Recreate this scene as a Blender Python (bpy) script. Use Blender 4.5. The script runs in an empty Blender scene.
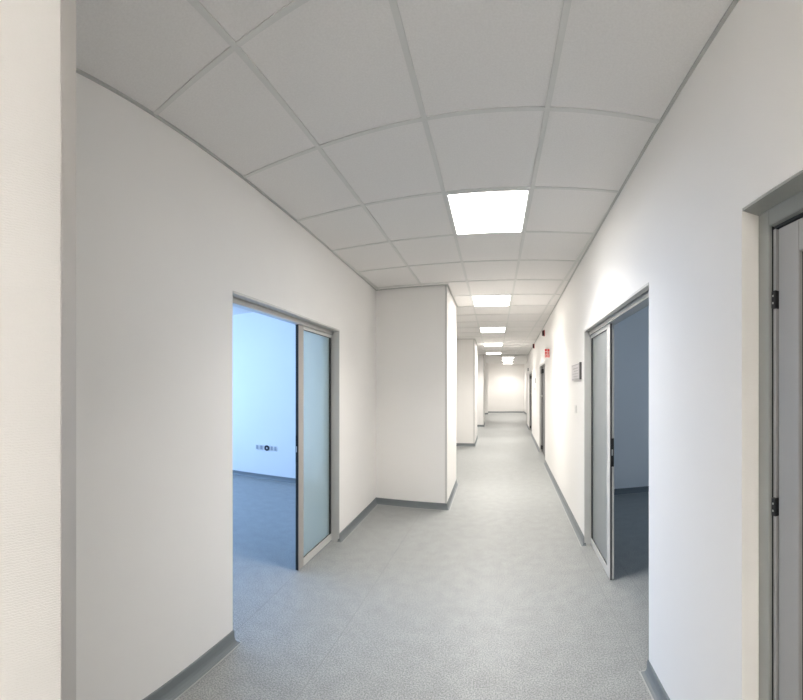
import bpy, bmesh, math, random
from mathutils import Vector

random.seed(4)
scene = bpy.context.scene
COL = scene.collection
PI = math.pi

# ------------------------------------------------------------------ measures
CAM_Z = 1.567            # eye height
CEIL = 2.910             # corridor ceiling
LOBBY_CEIL = 3.124       # ceiling of the end lobby
DOOR_T = 2.148           # top of the door openings
BASE_H = 0.081
SKEW = -0.0966           # slant of the cross runs of the ceiling grid
def XL(y): return -1.4422 - 0.02993 * y      # corridor face of the left wall
def XR(y): return 0.7480 + 0.03583 * y       # corridor face of the right wall

# ------------------------------------------------------------------ materials
def new_mat(name):
    m = bpy.data.materials.new(name); m.use_nodes = True
    nt = m.node_tree
    b = nt.nodes.get('Principled BSDF')
    return m, nt, b

def plain(name, col, rough=0.5, metal=0.0, spec=0.5):
    m, nt, b = new_mat(name)
    b.inputs['Base Color'].default_value = (*col, 1)
    b.inputs['Roughness'].default_value = rough
    b.inputs['Metallic'].default_value = metal
    b.inputs['Specular IOR Level'].default_value = spec
    n = nt.nodes.new('ShaderNodeTexNoise'); n.inputs['Scale'].default_value = 35
    tc = nt.nodes.new('ShaderNodeTexCoord')
    nt.links.new(tc.outputs['Object'], n.inputs['Vector'])
    mr = nt.nodes.new('ShaderNodeMapRange')
    mr.inputs['To Min'].default_value = max(rough - .05, 0.02); mr.inputs['To Max'].default_value = min(rough + .05, 1)
    nt.links.new(n.outputs['Fac'], mr.inputs['Value']); nt.links.new(mr.outputs['Result'], b.inputs['Roughness'])
    return m

def wall_paper(name, col, bump=0.2):
    """painted glass-fibre wallpaper: fine woven ribs"""
    m, nt, b = new_mat(name)
    L = nt.links
    tc = nt.nodes.new('ShaderNodeTexCoord')
    n = nt.nodes.new('ShaderNodeTexWave'); n.wave_type = 'BANDS'; n.bands_direction = 'Z'
    n.inputs['Scale'].default_value = 72; n.inputs['Distortion'].default_value = 6.0; n.inputs['Detail'].default_value = 2.0
    n.inputs['Detail Scale'].default_value = 2.2
    L.new(tc.outputs['Object'], n.inputs['Vector'])
    bp = nt.nodes.new('ShaderNodeBump'); bp.inputs['Strength'].default_value = bump; bp.inputs['Distance'].default_value = 0.0015
    L.new(n.outputs['Fac'], bp.inputs['Height']); L.new(bp.outputs['Normal'], b.inputs['Normal'])
    big = nt.nodes.new('ShaderNodeTexNoise'); big.inputs['Scale'].default_value = 1.3; big.inputs['Detail'].default_value = 4
    L.new(tc.outputs['Object'], big.inputs['Vector'])
    cr = nt.nodes.new('ShaderNodeMix'); cr.data_type = 'RGBA'
    cr.inputs['A'].default_value = (*[c * .97 for c in col], 1); cr.inputs['B'].default_value = (*[min(c * 1.02, 1) for c in col], 1)
    L.new(big.outputs['Fac'], cr.inputs['Factor']); L.new(cr.outputs['Result'], b.inputs['Base Color'])
    b.inputs['Roughness'].default_value = 0.6; b.inputs['Specular IOR Level'].default_value = 0.3
    return m

def floor_mat():
    m, nt, b = new_mat('speckled_vinyl')
    L = nt.links
    tc = nt.nodes.new('ShaderNodeTexCoord')
    def noise(s, d):
        n = nt.nodes.new('ShaderNodeTexNoise'); n.inputs['Scale'].default_value = s; n.inputs['Detail'].default_value = d
        L.new(tc.outputs['Object'], n.inputs['Vector']); return n
    n1 = noise(120, 4); n2 = noise(9, 6); n3 = noise(60, 3)
    r1 = nt.nodes.new('ShaderNodeValToRGB')
    e = r1.color_ramp.elements
    e[0].position = .36; e[0].color = (.205, .216, .214, 1)
    e[1].position = .66; e[1].color = (.405, .416, .408, 1)
    L.new(n1.outputs['Fac'], r1.inputs['Fac'])
    r2 = nt.nodes.new('ShaderNodeValToRGB')
    e = r2.color_ramp.elements
    e[0].position = .3; e[0].color = (.90, .90, .90, 1); e[1].position = .7; e[1].color = (1.04, 1.04, 1.04, 1)
    L.new(n2.outputs['Fac'], r2.inputs['Fac'])
    mx = nt.nodes.new('ShaderNodeMix'); mx.data_type = 'RGBA'; mx.blend_type = 'MULTIPLY'; mx.inputs['Factor'].default_value = 1
    L.new(r1.outputs['Color'], mx.inputs['A']); L.new(r2.outputs['Color'], mx.inputs['B'])
    L.new(mx.outputs['Result'], b.inputs['Base Color'])
    mr = nt.nodes.new('ShaderNodeMapRange'); mr.inputs['To Min'].default_value = .34; mr.inputs['To Max'].default_value = .5
    L.new(n3.outputs['Fac'], mr.inputs['Value']); L.new(mr.outputs['Result'], b.inputs['Roughness'])
    bp = nt.nodes.new('ShaderNodeBump'); bp.inputs['Strength'].default_value = .08; bp.inputs['Distance'].default_value = .002
    L.new(n1.outputs['Fac'], bp.inputs['Height']); L.new(bp.outputs['Normal'], b.inputs['Normal'])
    b.inputs['Specular IOR Level'].default_value = 0.45
    return m

def ceiling_tile_mat():
    m, nt, b = new_mat('mineral_tile')
    L = nt.links
    tc = nt.nodes.new('ShaderNodeTexCoord')
    n = nt.nodes.new('ShaderNodeTexNoise'); n.inputs['Scale'].default_value = 120; n.inputs['Detail'].default_value = 4
    L.new(tc.outputs['Object'], n.inputs['Vector'])
    r = nt.nodes.new('ShaderNodeValToRGB')
    e = r.color_ramp.elements
    e[0].position = .3; e[0].color = (.73, .715, .70, 1); e[1].position = .7; e[1].color = (.78, .765, .75, 1)
    L.new(n.outputs['Fac'], r.inputs['Fac']); L.new(r.outputs['Color'], b.inputs['Base Color'])
    bp = nt.nodes.new('ShaderNodeBump'); bp.inputs['Strength'].default_value = .12; bp.inputs['Distance'].default_value = .003
    L.new(n.outputs['Fac'], bp.inputs['Height']); L.new(bp.outputs['Normal'], b.inputs['Normal'])
    b.inputs['Roughness'].default_value = .9; b.inputs['Specular IOR Level'].default_value = .15
    return m

def satin_glass(name, col, rough):
    m, nt, b = new_mat(name)
    L = nt.links
    b.inputs['Base Color'].default_value = (*col, 1)
    b.inputs['Transmission Weight'].default_value = 0.70
    b.inputs['IOR'].default_value = 1.25
    tc = nt.nodes.new('ShaderNodeTexCoord'); n = nt.nodes.new('ShaderNodeTexNoise'); n.inputs['Scale'].default_value = 3
    L.new(tc.outputs['Object'], n.inputs['Vector'])
    mr = nt.nodes.new('ShaderNodeMapRange'); mr.inputs['To Min'].default_value = rough - .04; mr.inputs['To Max'].default_value = rough + .04
    L.new(n.outputs['Fac'], mr.inputs['Value']); L.new(mr.outputs['Result'], b.inputs['Roughness'])
    return m

def emit(name, col, strength):
    m = bpy.data.materials.new(name); m.use_nodes = True
    nt = m.node_tree; nt.nodes.clear()
    o = nt.nodes.new('ShaderNodeOutputMaterial'); e = nt.nodes.new('ShaderNodeEmission')
    e.inputs['Color'].default_value = (*col, 1); e.inputs['Strength'].default_value = strength
    nt.links.new(e.outputs[0], o.inputs[0]); return m

M_WALL = wall_paper('wall_paint', (.86, .845, .825))
M_ROOM = wall_paper('room_paint', (.84, .84, .84))
M_FLOOR = floor_mat()
M_TILE = ceiling_tile_mat()
M_GRID = plain('grid_metal', (.64, .64, .62), .5)
M_EDGE = plain('edge_angle', (.47, .475, .46), .5)
M_BASE = plain('skirting_vinyl', (.175, .195, .205), .45)
M_WELD = plain('weld_bead', (.42, .43, .42), .5)
M_ALU = plain('brushed_aluminium', (.63, .625, .605), .42, .2)
M_GUARD = plain('polished_guard', (.70, .68, .66), .45, .85)
M_ALU_L = plain('pale_aluminium', (.60, .60, .585), .35, .7)
M_STILE = plain('leaf_aluminium', (.44, .42, .395), .42, .3)
M_DOORFRAME = plain('grey_frame_metal', (.36, .37, .35), .45, .2)
M_DOORLEAF = plain('grey_leaf_metal', (.41, .405, .395), .45, .2)
M_GREY = plain('grey_lacquer', (.40, .40, .395), .45)
M_DARK = plain('dark_gasket', (.02, .022, .024), .5)
M_HINGE = plain('black_hinge', (.012, .012, .012), .4)
M_STEEL = plain('steel_screw', (.6, .6, .58), .3, 1)
M_GLASS = satin_glass('satin_glass', (.83, 1.0, .98), .34)
M_GLASS_R = satin_glass('grey_satin_glass', (.78, .82, .81), .34)
M_DARKROOM_PANE = plain('dark_room_pane', (.008, .009, .010), .15)  # opaque black: darkness of the room behind is put into the pane colour
M_LAMP = emit('lamp_diffuser', (1.0, .957, .905), 6)
M_WHITEMETAL = plain('white_metal', (.80, .80, .79), .4)
M_PLASTIC = plain('white_plastic', (.75, .75, .74), .35)
M_SIGN = plain('silver_sign', (.42, .41, .42), .4)
M_SIGNFACE = plain('grey_sign_face', (.62, .60, .61), .4)
M_INK = plain('sign_ink', (.40, .385, .39), .5)
M_RED = plain('sign_red', (.55, .03, .025), .4)
M_MAROON = plain('alarm_maroon', (.060, .008, .010), .4)
M_SOCKDARK = plain('dark_socket', (.015, .015, .025), .4)

# ------------------------------------------------------------------ mesh helpers
def prism(bm, poly, z0, z1):
    """vertical prism over plan polygon"""
    a = sum(poly[i][0] * poly[(i + 1) % len(poly)][1] - poly[(i + 1) % len(poly)][0] * poly[i][1] for i in range(len(poly)))
    if a < 0: poly = poly[::-1]
    lo = [bm.verts.new((x, y, z0)) for x, y in poly]
    hi = [bm.verts.new((x, y, z1)) for x, y in poly]
    bm.faces.new(lo[::-1]); bm.faces.new(hi)
    n = len(poly)
    for i in range(n):
        j = (i + 1) % n
        bm.faces.new((lo[i], lo[j], hi[j], hi[i]))

def box(bm, x0, x1, y0, y1, z0, z1):
    prism(bm, [(min(x0, x1), min(y0, y1)), (max(x0, x1), min(y0, y1)), (max(x0, x1), max(y0, y1)), (min(x0, x1), max(y0, y1))], min(z0, z1), max(z0, z1))

def make(name, bm, mat, parent=None, bevel=0, smooth=False):
    bmesh.ops.recalc_face_normals(bm, faces=bm.faces)
    if bevel:
        bmesh.ops.bevel(bm, geom=list(bm.edges), offset=bevel, segments=2, affect='EDGES', clamp_overlap=True)
    me = bpy.data.meshes.new(name); bm.to_mesh(me); bm.free()
    me.materials.append(mat)
    if smooth:
        for p in me.polygons: p.use_smooth = True
    o = bpy.data.objects.new(name, me); COL.objects.link(o)
    if parent is not None: o.parent = parent
    return o

def build(name, mat, fn, parent=None, bevel=0, smooth=False):
    bm = bmesh.new(); fn(bm); return make(name, bm, mat, parent, bevel, smooth)

def tag(o, label=None, cat=None, kind=None, group=None):
    if label: o['label'] = label
    if cat: o['category'] = cat
    if kind: o['kind'] = kind
    if group: o['group'] = group
    return o

def struct(o, label=None, cat=None): return tag(o, label, cat, 'structure')

def empty(name, loc=(0, 0, 0)):
    o = bpy.data.objects.new(name, None); COL.objects.link(o); o.location = loc; o.empty_display_size = .1
    return o

def copy_tree(src, loc):
    r = src.copy(); COL.objects.link(r); r.location = loc
    for ch in list(src.children):
        c = ch.copy(); COL.objects.link(c); c.parent = r
        for g in list(ch.children):
            d = g.copy(); COL.objects.link(d); d.parent = c
    return r

def strip(f, y0, y1, t):
    """plan quad that follows wall face f(y) from y0 to y1 with thickness t (sign = side)"""
    return [(f(y0), y0), (f(y0) + t, y0), (f(y1) + t, y1), (f(y1), y1)]

# ------------------------------------------------------------------ floor
struct(build('floor', M_FLOOR, lambda bm: box(bm, -7.2, 5.2, -3.4, 27.0, -.12, 0)),
       'grey speckled vinyl floor of the corridor and the side rooms', 'floor')

def seams(bm):
    def line(x0, y0, x1, y1, w=.0025):
        d = Vector((x1 - x0, y1 - y0)).normalized(); n = Vector((-d.y, d.x)) * w
        prism(bm, [(x0 - n.x, y0 - n.y), (x1 - n.x, y1 - n.y), (x1 + n.x, y1 + n.y), (x0 + n.x, y0 + n.y)], -.002, .0006)
    line(-.98, 0.0, -.93, 5.1)
    line(.80, 2.08, .84, 3.95, .002)
    line(-1.555, 1.99, -1.625, 3.1, .002)
    line(1.10, 2.5, 1.10, 5.7, .002)
build('seam', plain('floor_seam', (.25, .26, .255), .6), seams, bpy.data.objects['floor'])

# ------------------------------------------------------------------ walls
T = .20
Y_LJ0, Y_LJ1 = 1.985, 3.855
LEFT_T = 2.168       # left door opening
Y_RJ0, Y_RJ1 = 2.057, 3.958       # right door opening
Y_N0, Y_N1 = 0.10, 1.128          # near right door opening
Y_F0, Y_F1 = 8.384, 9.983         # dark far door
Y_G0, Y_G1 = 13.45, 15.2
NEAR_T = 2.178

def wl(bm):
    prism(bm, strip(XL, -3.2, Y_LJ0, -T), 0, CEIL)
    prism(bm, strip(XL, Y_LJ0, Y_LJ1, -T), LEFT_T, CEIL)
    prism(bm, strip(XL, Y_LJ1, 26.4, -T), 0, LOBBY_CEIL)
struct(build('wall_left', M_WALL, wl), 'cream textured wall along the left side of the corridor', 'wall')

def wr(bm):
    prism(bm, strip(XR, -3.2, Y_N0, T), 0, CEIL)
    prism(bm, strip(XR, Y_N0, Y_N1, T), NEAR_T, CEIL)
    prism(bm, strip(XR, Y_N1, Y_RJ0, T), 0, CEIL)
    prism(bm, strip(XR, Y_RJ0, Y_RJ1, T), DOOR_T, CEIL)
    prism(bm, strip(XR, Y_RJ1, Y_F0, T), 0, CEIL)
    prism(bm, strip(XR, Y_F0, Y_F1, T), DOOR_T, CEIL)
    prism(bm, strip(XR, Y_F1, Y_G0, T), 0, CEIL)
    prism(bm, strip(XR, Y_G0, Y_G1, T), DOOR_T, CEIL)
    prism(bm, strip(XR, Y_G1, 17.3, T), 0, LOBBY_CEIL)
struct(build('wall_right', M_WALL, wr), 'white textured wall along the right side of the corridor', 'wall')

def lobby_right(bm): box(bm, 1.90, 2.1, 16.9, 26.4, 0, LOBBY_CEIL)
struct(build('wall_lobby_right', M_WALL, lobby_right), 'white wall of the end lobby past the last right door', 'wall')
struct(build('wall_end', M_WALL, lambda bm: box(bm, -2.6, 2.1, 26.2, 26.4, 0, LOBBY_CEIL)), 'white wall closing the far end of the corridor', 'wall')
struct(build('wall_bounce_behind', M_WALL, lambda bm: box(bm, -2.0, 1.2, -3.4, -3.2, 0, CEIL)), 'added wall closing the corridor behind the viewer to bounce light', 'wall')  # corridor really runs on; this unseen wall is added to bounce light

def pier(name, xc, y0, y1, h, label, skew=SKEW):
    """wall pier: corner at (xc,y0), reaching back to the left wall"""
    xb = XL(y0) - .02
    def f(bm):
        prism(bm, [(xc, y0), (xc - .008, y1), (xb, y1), (xb, y0 + skew * (xb - xc))], 0, h)
    struct(build(name, M_WALL, f), label, 'wall')
X_P = -.600
pier('wall_pier_near', X_P, .355, -1.3, CEIL, 'textured cream wall pier close to the viewer at the left edge', 0)
# the near pier runs back behind the viewer
pier('wall_pier_first', -.6216, 5.200, 6.59, CEIL, 'white wall pier jutting out beyond the left glass door')
pier('wall_pier_second', -.553, 10.95, 12.9, CEIL, 'second white wall pier down the left side of the corridor', SKEW * .4)
pier('wall_pier_third', -.455, 16.55, 18.5, LOBBY_CEIL, 'third and narrowest white wall pier on the left before the lobby', 0)
pier('wall_pier_lobby', -.43, 24.6, 26.2, LOBBY_CEIL, 'wall pier at the left end of the far lobby', 0)

# side rooms
def left_room(bm):
    box(bm, -6.6, XL(6) - .02, 5.90, 6.05, 0, CEIL)         # far wall
    box(bm, -6.6, XL(-1.4), -1.55, -1.40, 0, CEIL)            # near wall
    # outer wall with a window opening
    box(bm, -6.75, -6.6, -1.55, 0.2, 0, CEIL); box(bm, -6.75, -6.6, 5.2, 6.05, 0, CEIL)
    box(bm, -6.75, -6.6, .2, 5.2, 0, .80); box(bm, -6.75, -6.6, .2, 5.2, 2.5, CEIL)
struct(build('wall_left_room', M_ROOM, left_room), 'daylit walls of the room behind the left glass door', 'wall')
def right_room(bm):
    box(bm, XR(5.75) + .1, 4.6, 5.73, 5.88, 0, CEIL)
    box(bm, XR(.3) + .1, 4.6, 1.45, 1.60, 0, CEIL)
    box(bm, 4.6, 4.75, 1.45, 5.88, 0, CEIL)
struct(build('wall_right_room', M_ROOM, right_room), 'dim walls of the unlit room behind the right glass door', 'wall')
def dark_room(bm):
    box(bm, XR(.3) + .1, 2.6, -.35, -.2, 0, CEIL); box(bm, 2.6, 2.75, -.35, 1.6, 0, CEIL)
struct(build('wall_near_room', M_ROOM, dark_room), 'walls of the dark room behind the near right door', 'wall')
def far_rooms(bm):
    for a, b in ((Y_F0, Y_F1), (Y_G0, Y_G1)):
        box(bm, XR(b) + T + .02, 3.0, a - .3, a - .2, 0, CEIL); box(bm, XR(b) + T + .02, 3.0, b + .2, b + .3, 0, CEIL); box(bm, 3.0, 3.1, a - .3, b + .3, 0, CEIL)
struct(build('wall_far_rooms', M_ROOM, far_rooms), 'walls of the rooms behind the far right doors', 'wall')

# ------------------------------------------------------------------ ceiling
X_COLS = [-.9495 + .6 * k for k in range(-2, 5)]
def row_y(k, x): return .4119 + .7684 * k + SKEW * x
def row_pt(k, f):
    y = .4119 + .7684 * k
    for _ in range(8): y = .4119 + .7684 * k + SKEW * f(y)
    return f(y), y
C_END = row_pt(20, XR)[1] + .42
def ceil_main(bm):
    box(bm, -6.75, 4.75, -3.4, C_END, CEIL, CEIL + .10)
    box(bm, -2.6, 2.1, C_END - .05, 26.4, LOBBY_CEIL, LOBBY_CEIL + .1)
    box(bm, -2.6, 2.1, C_END - .06, C_END, CEIL, LOBBY_CEIL + .05)
ceil = struct(build('ceiling', M_TILE, ceil_main), 'suspended ceiling of grey mineral tiles over the corridor', 'ceiling')
def grid(bm):
    h = .006; w = .013
    for x in X_COLS:
        y0, y1 = -3.2, C_END
        if x < -1.5: 
            y1 = C_END
        box(bm, x - w, x + w, y0, y1, CEIL - h, CEIL + .002)
    for k in range(-4, 21):
        (xa, ya), (xb, yb) = row_pt(k, XL), row_pt(k, XR)
        for q in range(1):
            prism(bm, [(xa, ya - w), (xb, yb - w), (xb, yb + w), (xa, ya + w)], CEIL - h + .0007, CEIL + .002)
build('tile_grid', M_GRID, grid, ceil)
def angle(bm):
    prism(bm, strip(XR, -3.2, C_END, -.013), CEIL - .010, CEIL)
    prism(bm, strip(XL, -1.0, 5.33, .012), CEIL - .010, CEIL)
    xb = XL(5.2)
    prism(bm, [(-.6216, 5.2), (xb, 5.2 + SKEW * (xb + .6216)), (xb, 5.18 + SKEW * (xb + .6216)), (-.6216, 5.18)], CEIL - .010, CEIL)
    box(bm, -.6216, -.6016, 5.18, 6.61, CEIL - .010, CEIL)
    box(bm, XL(10.9), -.553, 10.93, 10.95, CEIL - .010, CEIL)
    box(bm, -.553, -.533, 10.93, 12.92, CEIL - .010, CEIL)
    box(bm, -.6, 1.4, C_END - .02, C_END + .004, CEIL - .012, CEIL + .01)
struct(build('trim_1', M_EDGE, angle), 'grey metal edge angle where the ceiling meets the walls', 'trim')

# ------------------------------------------------------------------ ceiling lights
def light_proto(name, w, d, skew):
    root = empty(name)
    def quad(m): # sheared panel outline, inset m
        hw, hd = w / 2 - m, d / 2 - m
        return [(-hw, -hd - skew * -hw * -1 * -1) for _ in ()] or [(-hw, -hd + skew * -hw), (hw, -hd + skew * hw), (hw, hd + skew * hw), (-hw, hd + skew * -hw)]
    def frame(bm):
        o, i = quad(0), quad(.012)
        for a in range(4):
            b = (a + 1) % 4
            prism(bm, [o[a], o[b], i[b], i[a]], -.011, 0)
    build('frame', M_WHITEMETAL, frame, root)
    build('diffuser', M_LAMP, lambda bm: prism(bm, quad(.012), -.008, -.001), root)
    return root
lp = light_proto('ceiling_light', .572, .742, SKEW)
xm = -.0495
ords = ['nearest ahead of the viewer', 'second ahead, over the first left wall pier', 'third ahead down the corridor', 'fourth ahead down the corridor', 'fifth ahead, last before the lobby']
for i, k in enumerate((3, 7, 11, 15, 19)):
    loc = (xm, row_y(k + .5, xm), CEIL)
    o = lp if i == 0 else copy_tree(lp, loc)
    o.location = loc
    tag(o, 'bright square ceiling light panel, ' + ords[i], 'ceiling light', group='corridor ceiling panels')
for k, lab in ((-2.3, 'square ceiling light panel just behind the viewer'), (-4.2, 'added unseen fill light panel well behind the viewer')):  # the panel well behind is added to fill the faces turned to the viewer
    o = copy_tree(lp, (xm, row_y(k, xm), CEIL)); tag(o, lab, 'ceiling light', group='corridor ceiling panels')
l2 = light_proto('ceiling_light', .60, .62, 0)
for i, (x, y) in enumerate(((.66, 20.4), (.70, 22.4), (.80, 25.0))):
    loc = (x, y, LOBBY_CEIL)
    o = l2 if i == 0 else copy_tree(l2, loc)
    o.location = loc
    tag(o, 'small bright light panel in the far lobby ceiling, ' + ('first past the drop in the ceiling', 'middle one of three', 'closest to the end wall')[i], 'ceiling light', group='lobby ceiling panels')

# ------------------------------------------------------------------ baseboards
def profile_run(bm, pts, side, h=BASE_H):
    """coved skirting along plan polyline pts; side=+1: room lies to the left of travel"""
    prof = [(0, 0), (.036, 0), (.036, .003), (.022, .007), (.014, .018), (.009, .034), (.008, h - .004), (.005, h), (0, h)]
    P = [Vector(p) for p in pts]
    rings = []
    for i, p in enumerate(P):
        ds = []
        if i > 0: ds.append((P[i] - P[i - 1]).normalized())
        if i < len(P) - 1: ds.append((P[i + 1] - P[i]).normalized())
        ns = [Vector((-d.y, d.x)) * side for d in ds]
        n = sum(ns, Vector((0, 0)))
        n = n.normalized()
        n = n / max(n.dot(ns[0]), .3)
        rings.append([bm.verts.new((p.x + n.x * a, p.y + n.y * a, z)) for a, z in prof])
    m = len(prof)
    for r0, r1 in zip(rings, rings[1:]):
        for j in range(m):
            k = (j + 1) % m
            bm.faces.new((r0[j], r0[k], r1[k], r1[j]))
    bm.faces.new(rings[0]); bm.faces.new(rings[-1][::-1])
def weld_run(bm, pts, side):
    P = [Vector(p) for p in pts]
    L0, L1 = [], []
    for i, p in enumerate(P):
        ds = []
        if i > 0: ds.append((P[i] - P[i - 1]).normalized())
        if i < len(P) - 1: ds.append((P[i + 1] - P[i]).normalized())
        ns = [Vector((-d.y, d.x)) * side for d in ds]
        n = sum(ns, Vector((0, 0))).normalized(); n = n / max(n.dot(ns[0]), .3)
        L0.append(p + n * .036); L1.append(p + n * .043)
    for a in range(len(P) - 1):
        prism(bm, [tuple(L0[a]), tuple(L0[a + 1]), tuple(L1[a + 1]), tuple(L1[a])], -.001, .0025)
def baseboard(name, runs, side, label):
    def f(bm):
        for r in runs: profile_run(bm, r, side)
    o = struct(build(name, M_BASE, f), label, 'baseboard')
    def g(bm):
        for r in runs: weld_run(bm, r, side)
    build('weld_bead', M_WELD, g, o)
pl = lambda f, y: (f(y), y)
baseboard('baseboard_left', [
    [pl(XL, -1.0), pl(XL, Y_LJ0), (XL(Y_LJ0) - .03, Y_LJ0)],
    [(XL(Y_LJ1) - .012, Y_LJ1), pl(XL, Y_LJ1), pl(XL, 5.29), (-.6216, 5.2), (-.6296, 6.59), pl(XL, 6.6), pl(XL, 11.0), (-.553, 10.95), (-.561, 12.9), pl(XL, 12.95), pl(XL, 16.55), (-.455, 16.55), (-.463, 18.5), pl(XL, 18.5), pl(XL, 24.6), (-.43, 24.6), (-.438, 26.2)]], -1,
    'dark grey coved vinyl baseboard along the left wall and piers')
baseboard('baseboard_right', [
    [pl(XR, -3.1), pl(XR, Y_N0)],
    [(XR(Y_N1) + .05, Y_N1), pl(XR, Y_N1), pl(XR, Y_RJ0), (XR(Y_RJ0) + .03, Y_RJ0)],
    [(XR(Y_RJ1) + .012, Y_RJ1), pl(XR, Y_RJ1), pl(XR, Y_F0)],
    [(XR(Y_F1) + .05, Y_F1), pl(XR, Y_F1), pl(XR, Y_G0)],
    [(XR(Y_G1) + .05, Y_G1), pl(XR, Y_G1), pl(XR, 17.3), (1.9, 17.3), (1.9, 26.2)]], 1,
    'dark grey coved vinyl baseboard along the right wall')
baseboard('baseboard_end', [[(-.43, 26.2), (1.9, 26.2)]], -1, 'dark baseboard at the foot of the end wall')
baseboard('baseboard_left_room', [[(-6.6, 5.9), (XL(6) - .2, 5.9)], [(-6.6, -1.3), (-6.6, 5.9)]], -1, 'baseboard of the daylit left room')
baseboard('baseboard_right_room', [[(XR(5.73) + .2, 5.73), (4.6, 5.73)]], -1, 'baseboard of the dim right room')

# ------------------------------------------------------------------ corner guards
def guard(name, xc, y0, h, w, label, skew=0, t=.0025, z0=BASE_H, back=False):
    def f(bm):
        if back:   # pier corner whose end face looks away from the viewer
            box(bm, xc - .001, xc + t, y0 - w, y0 + .0006, z0, h)
            box(bm, xc - w, xc + t * .5, y0 - .001, y0 + .0006, z0, h)
        else:
            box(bm, xc - .001, xc + t, y0 - t, y0 + w, z0, h)
            prism(bm, [(xc + t, y0 - t), (xc - w, y0 - t - skew * w), (xc - w, y0 + .002 - skew * w), (xc + t, y0 + .002)], z0, h)
    struct(build(name, M_GUARD if back else M_ALU, f), label, 'corner guard')
guard('trim_2', X_P, .355, CEIL, .029, 'aluminium corner guard on the pier edge close to the viewer', back=True, z0=0.0)
guard('trim_3', -.6216, 5.2, CEIL, .022, 'aluminium corner guard on the first pier beyond the left door', SKEW)
guard('trim_4', -.553, 10.95, CEIL, .030, 'corner guard on the second pier down the corridor', SKEW * .4)
guard('trim_5', -.455, 16.55, LOBBY_CEIL, .03, 'corner guard on the third pier before the lobby')
def end_post(bm): prism(bm, strip(XR, 17.0, 17.31, -.012), BASE_H, 2.2)
struct(build('trim_6', M_ALU, end_post), 'grey edge strip where the right wall ends at the lobby', 'trim')

# ------------------------------------------------------------------ sliding glass doors
def slide_door(name, f, s, y0, y1, yleaf, label, DOOR_T, off, th):
    """opening y0..y1 in wall face f; s=-1 wall body towards -x, +1 towards +x; leaf half drawn across the far half"""
    root = empty(name, (f(y0), y0, 0)); struct(root, label, 'door')
    ox, oy = f(y0), y0
    def P(poly): return [(x - ox, y - oy) for x, y in poly]
    D = .20
    # lining of the opening
    def lining(bm):
        prism(bm, P([(f(y1) - s * .003, y1 - .012), (f(y1) + s * D, y1 - .012), (f(y1) + s * D, y1), (f(y1) - s * .003, y1)]), 0, DOOR_T)
        prism(bm, P([(f(y0) + s * .012, y0 + .004), (f(y0) + s * D, y0 + .012), (f(y0) + s * D, y0), (f(y0) + s * .012, y0)]), 0, DOOR_T)
        a, b = y0 + .004, y1
        prism(bm, P([(f(a) - s * .003, a), (f(b) - s * .003, b), (f(b) + s * (off - .027), b), (f(a) + s * (off - .027), a)]), DOOR_T - .014, DOOR_T)
    build('frame', M_ALU, lining, root)
    def track(bm):
        a, b = y0 + .004, y1 - .012
        prism(bm, P([(f(a) + s * (off - .016), a), (f(b) + s * (off - .016), b), (f(b) + s * .125, b), (f(a) + s * .125, a)]), DOOR_T - .050, DOOR_T - .002)
    build('track', M_ALU_L, track, root)
    def groove(bm):
        a, b = y0 + .004, y1 - .012
        prism(bm, P([(f(a) + s * (off - .027), a), (f(b) + s * (off - .027), b), (f(b) + s * (off - .016), b), (f(a) + s * (off - .016), a)]), DOOR_T - .006, DOOR_T - .001)
    build('groove', M_DARK, groove, root)
    # leaf
    x0 = lambda y: f(y) + s * off
    TH = th * s
    ztop = DOOR_T - .052; zb = .008; ye = y1 - .014
    leaf = empty('leaf'); leaf.parent = root
    def q(a, b, i, o): return P([(x0(a) + i, a), (x0(b) + i, b), (x0(b) + o, b), (x0(a) + o, a)])
    def stile(bm):
        prism(bm, q(yleaf, yleaf + .095, 0, TH), zb, ztop)
    build('stile', M_STILE if s < 0 else M_ALU, stile, leaf)
    def rails(bm):
        prism(bm, q(yleaf + .095, ye, 0, TH), zb, .075)
    build('bottom_rail', M_ALU, rails, leaf)
    build('top_rail', M_ALU, lambda bm: prism(bm, q(yleaf + .095, ye, 0, TH), ztop - .03, ztop), leaf)
    def glass(bm):
        prism(bm, q(yleaf + .098, ye - .045, .012 * s, .020 * s), .078, ztop - .033)
    build('glass', M_GLASS if s < 0 else M_GLASS_R, glass, leaf)
    def gasket(bm):
        prism(bm, q(ye - .045, ye, .004 * s, TH), .075, ztop - .03)
        prism(bm, q(yleaf + .095, ye - .045, .006 * s, .026 * s), .070, .079)
        prism(bm, q(yleaf + .095, ye - .045, .006 * s, .026 * s), ztop - .034, ztop - .027)
    build('gasket', M_DARK, gasket, leaf)
    def brush(bm):
        prism(bm, q(yleaf - .004, yleaf + .001, .004 * s, TH * (.96 if s < 0 else .45)), zb, ztop)
    build('edge_seal', M_DARK, brush, leaf)
    lk = build('lock_plate', M_HINGE, lambda bm: prism(bm, q(yleaf - .006, yleaf, .008 * s, TH * .95), .93, 1.16), leaf)
    build('latch', M_STEEL, lambda bm: prism(bm, q(yleaf - .010, yleaf - .005, .014 * s, TH * .7), 1.02, 1.07), lk)
    return root
slide_door('door_1', XL, -1, Y_LJ0, Y_LJ1, 3.072, 'half-open sliding glass door in an aluminium frame on the left wall', LEFT_T, .082, .030)
slide_door('door_2', XR, 1, Y_RJ0, Y_RJ1, 3.168, 'half-open sliding glass door in an aluminium frame on the right wall', DOOR_T, .062, .036)

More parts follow.
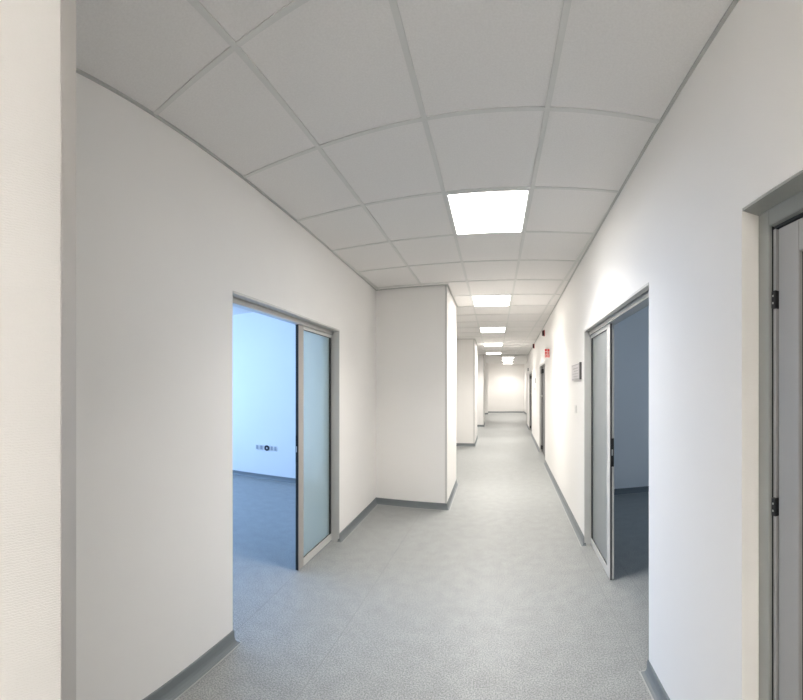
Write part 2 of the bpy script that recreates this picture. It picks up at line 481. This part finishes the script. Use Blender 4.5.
# ------------------------------------------------------------------ near right hinged door
def near_door():
    root = struct(empty('door_3', (XR(Y_N1), Y_N1, 0)), 'grey metal door with black hinges at the right edge of the view', 'door')
    ox, oy = XR(Y_N1), Y_N1
    f = XR
    def q(a, b, i, o): return [(f(a) + i - ox, a - oy), (f(b) + i - ox, b - oy), (f(b) + o - ox, b - oy), (f(a) + o - ox, a - oy)]
    ft = NEAR_T - .006
    D0 = .070
    def frame(bm):
        prism(bm, q(Y_N1 - .062, Y_N1, D0, D0 + .05), 0, ft)
        prism(bm, q(Y_N0, Y_N0 + .062, D0, D0 + .05), 0, ft)
        prism(bm, q(Y_N0 + .062, Y_N1 - .062, D0, D0 + .05), ft - .055, ft)
    build('frame', M_DOORFRAME, frame, root, .002)
    def lining(bm):
        prism(bm, q(Y_N0, Y_N1 - .001, .002, D0), NEAR_T - .008, NEAR_T)
    build('header_lining', M_DOORFRAME, lining, root)
    def rebate(bm):
        prism(bm, q(Y_N1 - .064, Y_N1 - .058, D0 + .012, D0 + .055), 0, ft - .05)
        prism(bm, q(Y_N0 + .06, Y_N1 - .06, D0 + .02, D0 + .06), ft - .064, ft - .054)
    build('gasket', M_DARK, rebate, root)
    leaf = empty('leaf'); leaf.parent = root
    a1 = Y_N1 - .090; a0 = Y_N0 + .075; zt = ft - .070
    def post(bm):
        prism(bm, q(a1 + .012, a1 + .027, D0 + .018, D0 + .06), 0, zt + .004)
    build('hinge_post', M_GREY, post, leaf)
    build('dark_gap', M_DARK, lambda bm: prism(bm, q(a1 - .002, a1 + .030, D0 + .046, D0 + .07), 0, zt + .006), leaf)
    def stile(bm):
        prism(bm, q(a1 - .104, a1, D0 + .020, D0 + .065), .01, zt)
        prism(bm, q(a0, a0 + .115, D0 + .020, D0 + .065), .01, zt)
    build('stile', M_DOORLEAF, stile, leaf, .002)
    def rails(bm):
        prism(bm, q(a0 + .115, a1 - .104, D0 + .020, D0 + .065), zt - .10, zt)
        prism(bm, q(a0 + .115, a1 - .104, D0 + .020, D0 + .065), .01, .13)
    build('rail', M_DOORLEAF, rails, leaf, .002)
    build('pane', M_DARKROOM_PANE, lambda bm: prism(bm, q(a0 + .113, a1 - .102, D0 + .035, D0 + .05), .12, zt - .09), leaf)
    for z in (1.866, 1.168):
        h = build('hinge', M_HINGE, lambda bm: prism(bm, q(a1 + .004, a1 + .026, D0 + .008, D0 + .05), z - .030, z + .030), leaf, .002)
        def screws(bm):
            for dz in (-.012, .012):
                prism(bm, q(a1 + .012, a1 + .017, D0 + .006, D0 + .010), z + dz - .003, z + dz + .003)
        build('screw', M_STEEL, screws, h)
    def lev(bm):
        prism(bm, q(a0 + .03, a0 + .07, D0 + .005, D0 + .02), .98, 1.12)
        prism(bm, q(a0 + .04, a0 + .17, D0 - .035, D0 - .02), 1.05, 1.07)
        prism(bm, q(a0 + .04, a0 + .056, D0 - .03, D0 + .01), 1.05, 1.07)
    build('handle', M_STEEL, lev, leaf, .003)
near_door()

# ------------------------------------------------------------------ far right doors
def far_door(name, f, y0, y1, label, plate=True):
    root = struct(empty(name, (f(y0), y0, 0)), label, 'door')
    ox, oy = f(y0), y0
    def q(a, b, i, o): return [(f(a) + i - ox, a - oy), (f(b) + i - ox, b - oy), (f(b) + o - ox, b - oy), (f(a) + o - ox, a - oy)]
    def frame(bm):
        prism(bm, q(y1 - .05, y1, -.004, .2), 0, DOOR_T)
        prism(bm, q(y0, y0 + .05, -.004, .2), 0, DOOR_T)
        prism(bm, q(y0 + .05, y1 - .05, -.004, .2), DOOR_T - .05, DOOR_T)
    build('frame', M_ALU, frame, root)
    build('door_leaf', plain('dark_leaf', (.13, .13, .135), .5), lambda bm: prism(bm, q(y0 + .05, y1 - .05, .06, .10), .01, DOOR_T - .05), root)
    build('gasket', M_DARK, lambda bm: prism(bm, q(y1 - .10, y1 - .045, .045, .062), .02, DOOR_T - .05), root)
    def lev(bm):
        prism(bm, q(y1 - .35, y1 - .12, .0, .02), 1.40 - .02, 1.40); prism(bm, q(y1 - .16, y1 - .12, .0, .06), 1.36, 1.41)
    build('handle', M_STEEL, lev, root)
    build('door_stop', M_DARK, lambda bm: prism(bm, q(y1 - .3, y1 - .2, .01, .06), .10, .19), root)
    build('closer', M_DARK, lambda bm: prism(bm, q(y1 - .5, y1 - .2, .01, .06), DOOR_T - .22, DOOR_T - .12), root)
    return root
far_door('door_4', XR, Y_F0, Y_F1, 'dark grey door set into the right wall past the red sign')
far_door('door_5', XR, Y_G0, Y_G1, 'furthest grey door on the right near the lobby')

# ------------------------------------------------------------------ window of the left room
def win():
    root = struct(empty('window_1', (-6.68, 2.7, 1.65)), 'window of the room behind the left glass door', 'window')
    def fr(bm):
        for a, b in ((-2.5, -2.42), (-.86, -.80), (.80, .86), (2.42, 2.5)): box(bm, -.04, .04, a, b, -.85, .85)
        box(bm, -.04, .04, -2.42, 2.42, -.85, -.78); box(bm, -.04, .04, -2.42, 2.42, .78, .85)
    build('window_frame', M_WHITEMETAL, fr, root)
win()

# ------------------------------------------------------------------ wall fittings (things)
def on_right(name, y, z, label, cat, group=None):
    o = empty(name, (XR(y), y, z)); o.rotation_euler = (0, 0, -math.atan(.03583)); tag(o, label, cat, group=group); return o
# name plate beside the right glass door: local -x points into the corridor
s = on_right('door_sign', 4.40, 1.747, 'grey framed name plate on the right wall beside the sliding glass door', 'sign')
build('frame', M_SIGN, lambda bm: box(bm, -.020, 0, -.27, .27, -.087, .087), s, .003)
build('face', M_SIGNFACE, lambda bm: box(bm, -.0235, -.019, -.235, .25, -.070, .074), s)
def ink(bm):
    for k, (w, h) in enumerate(((.34, .010), (.26, .008), (.36, .006), (.30, .006))):
        box(bm, -.0245, -.023, -.19, -.19 + w, .045 - k * .03 - h, .045 - k * .03)
build('lettering', M_INK, ink, s)
build('edge_strip', plain('dark_edge', (.07, .065, .065), .5), lambda bm: box(bm, -.022, 0, -.285, -.269, -.085, .095), s)

s = on_right('light_switch', 4.48, 1.335, 'white light switch on the right wall below the grey name plate', 'switch')
build('plate', M_PLASTIC, lambda bm: box(bm, -.009, 0, -.055, .055, -.045, .045), s, .003)
build('rocker', M_WHITEMETAL, lambda bm: box(bm, -.013, -.008, -.034, .034, -.027, .027), s, .002)

for y, z, hh, lab in ((8.55, 2.742, .056, 'dark red alarm box high on the right wall above the red sign'),
                      (12.05, 2.835, .062, 'small dark red alarm box high on the right wall beyond the dark door')):
    s = on_right('alarm_sounder', y, z, lab, 'alarm', 'alarm boxes on the right wall')
    build('housing', M_MAROON, lambda bm: box(bm, -.052, 0, -.05, .05, -hh, hh), s, .008)
    build('grille', M_DARK, lambda bm: [box(bm, -.055, -.050, -.04, .04, -hh * .7 + j * hh * .35, -hh * .7 + j * hh * .35 + .008) for j in range(5)], s)
    build('mounting_base', M_RED, lambda bm: box(bm, -.010, .0, -.058, .058, -hh - .008, hh + .008), s)

s = on_right('safety_sign', 7.45, 2.222, 'red safety sign with white symbols projecting from the right wall', 'sign')
build('panel', M_RED, lambda bm: box(bm, -.092, -.004, -.004, .004, -.078, .078), s, .001)
def picto(bm):
    # white pictograms on the face towards the viewer: extinguisher, flame, arrow
    def bx(x0, x1, z0, z1): box(bm, x0, x1, -.006, -.0035, z0, z1)
    bx(-.084, -.050, .030, .034); bx(-.052, -.045, -.078, .078)
    bx(-.092, -.004, .024, .030); bx(-.092, -.004, -.022, -.016)
    bx(-.080, -.072, -.066, -.034); bx(-.068, -.062, -.060, -.048)
    bx(-.034, -.026, -.066, -.034); bx(-.026, -.014, -.054, -.048)
    bx(-.036, -.018, .0, .006)
build('symbols', plain('sign_white', (.85, .83, .82), .4), picto, s)
build('bracket', M_WHITEMETAL, lambda bm: box(bm, -.006, 0, -.02, .02, -.03, .03), s)

s = on_right('door_sign', 11.6, 1.79, 'tiny grey name plate far down the right wall past the dark door', 'sign')
build('frame', M_SIGN, lambda bm: box(bm, -.018, 0, -.12, .12, -.07, .07), s, .002)
build('face', M_SIGNFACE, lambda bm: box(bm, -.020, -.017, -.10, .10, -.055, .055), s)
s = on_right('light_switch', 11.75, 1.55, 'tiny switch far down the right wall below the small name plate', 'switch')
build('plate', M_SIGN, lambda bm: box(bm, -.012, 0, -.07, .07, -.05, .05), s, .002)
build('rocker', M_SIGNFACE, lambda bm: box(bm, -.016, -.011, -.04, .04, -.03, .03), s)
s = on_right('alarm_sounder', 15.6, 2.30, 'faint grey fitting above the furthest right door', 'alarm')
build('housing', M_SIGN, lambda bm: box(bm, -.05, 0, -.05, .05, -.06, .06), s, .006)

# sockets in the left room
def socket(x, dark, w, label):
    o = empty('wall_socket', (x, 5.9, .543)); tag(o, label, 'socket', group='row of sockets in the left room')
    build('plate', M_PLASTIC, lambda bm: box(bm, -w, w, -.010, 0, -.045, .045), o, .003)
    def ring(bm, r0, r1, y0, y1, n=20):
        for i in range(n):
            a, b = 2 * PI * i / n, 2 * PI * (i + 1) / n
            pts = [(r0 * math.cos(a), r0 * math.sin(a)), (r1 * math.cos(a), r1 * math.sin(a)), (r1 * math.cos(b), r1 * math.sin(b)), (r0 * math.cos(b), r0 * math.sin(b))]
            v0 = [bm.verts.new((p[0], y0, p[1])) for p in pts]; v1 = [bm.verts.new((p[0], y1, p[1])) for p in pts]
            bm.faces.new(v0); bm.faces.new(v1[::-1])
            for j in range(4): bm.faces.new((v0[j], v1[j], v1[(j + 1) % 4], v0[(j + 1) % 4]))
    if dark:
        build('socket_ring', M_SOCKDARK, lambda bm: ring(bm, .018, .048, -.022, -.009), o)
        build('socket_cup', M_PLASTIC, lambda bm: ring(bm, .002, .018, -.014, -.009), o)
    else:
        build('insert', plain('socket_insert', (.34, .36, .40), .4), lambda bm: box(bm, -w * .55, w * .55, -.013, -.009, -.033, .033), o, .002)
for i, (x, d, w, l) in enumerate(((-3.92, 0, .035, 'pale single socket at the left end of the row in the blue-lit room'),
                           (-3.83, 0, .045, 'pale socket just left of the round dark socket in the blue-lit room'),
                           (-3.715, 1, .060, 'round dark socket in the middle of the row in the blue-lit room'),
                           (-3.62, 0, .030, 'pale socket just right of the round dark socket in the blue-lit room'),
                           (-3.55, 0, .032, 'pale single socket at the right end of the row in the blue-lit room'))):
    socket(x, d, w, l)

# ------------------------------------------------------------------ lights
def area(name, loc, rot, sx, sy, energy, col):
    l = bpy.data.lights.new(name, 'AREA'); l.shape = 'RECTANGLE'; l.size = sx; l.size_y = sy; l.energy = energy; l.color = col
    o = bpy.data.objects.new(name, l); COL.objects.link(o); o.location = loc; o.rotation_euler = rot; return o
# the beam of every ceiling panel (prismatic diffusers throw most of their light downwards)
def beam(x, y, z, sx, sy, e):
    o = area('panel_beam', (x, y, z - .013), (0, 0, 0), sx, sy, e, (1.0, .957, .905)); o.data.spread = math.radians(125)
for k in (3, 7, 11, 15, 19): beam(xm, row_y(k + .5, xm), CEIL, .54, .71, 15 if k == 3 else 19)
for k in (-2.3, -4.2): beam(xm, row_y(k, xm), CEIL, .54, .71, 15)  # the rearmost beam belongs to the added fill panel
for x, y in ((.66, 20.4), (.70, 22.4), (.80, 25.0)): beam(x, y, LOBBY_CEIL, .56, .56, 15)
# daylight through the left room's window
area('window_daylight', (-6.95, 2.7, 1.75), (0, -PI / 2, 0), 1.9, 5.2, 190, (.37, .595, 1.0))
# added bluish fill lamp inside the dim room, no window there
area('right_room_fill', (4.4, 3.2, 1.6), (0, PI / 2, 0), 1.2, 1.2, 9, (.55, .75, 1.0))

w = bpy.data.worlds.new('World'); scene.world = w; w.use_nodes = True
bg = w.node_tree.nodes.get('Background')
sky = w.node_tree.nodes.new('ShaderNodeTexSky')
sky.sky_type = 'HOSEK_WILKIE'
w.node_tree.links.new(sky.outputs['Color'], bg.inputs['Color'])
bg.inputs['Strength'].default_value = .3

# ------------------------------------------------------------------ camera: the photograph is a wide stitched view with upright verticals
cam = bpy.data.objects.new('camera', bpy.data.cameras.new('camera')); COL.objects.link(cam)
cam.location = (0, 0, CAM_Z); cam.rotation_euler = (PI / 2, 0, 0)
d = cam.data; d.type = 'PANO'; d.panorama_type = 'CENTRAL_CYLINDRICAL'
F, CX, CY = 404.965, 494.9, 388.473
d.central_cylindrical_range_u_min = (0 - CX) / F; d.central_cylindrical_range_u_max = (803 - CX) / F
d.central_cylindrical_range_v_min = (CY - 700) / F; d.central_cylindrical_range_v_max = CY / F
d.central_cylindrical_radius = 1.0
d.clip_start = .02; d.clip_end = 200
scene.camera = cam

vs = scene.view_settings
vs.view_transform = 'Standard'; vs.look = 'None'; vs.exposure = 1.1; vs.gamma = 1.0; vs.use_curve_mapping = False
cy = scene.cycles
cy.max_bounces = 14; cy.diffuse_bounces = 8; cy.glossy_bounces = 4; cy.transmission_bounces = 8
cy.sample_clamp_indirect = 6; cy.caustics_reflective = False; cy.caustics_refractive = False
cy.use_denoising = True
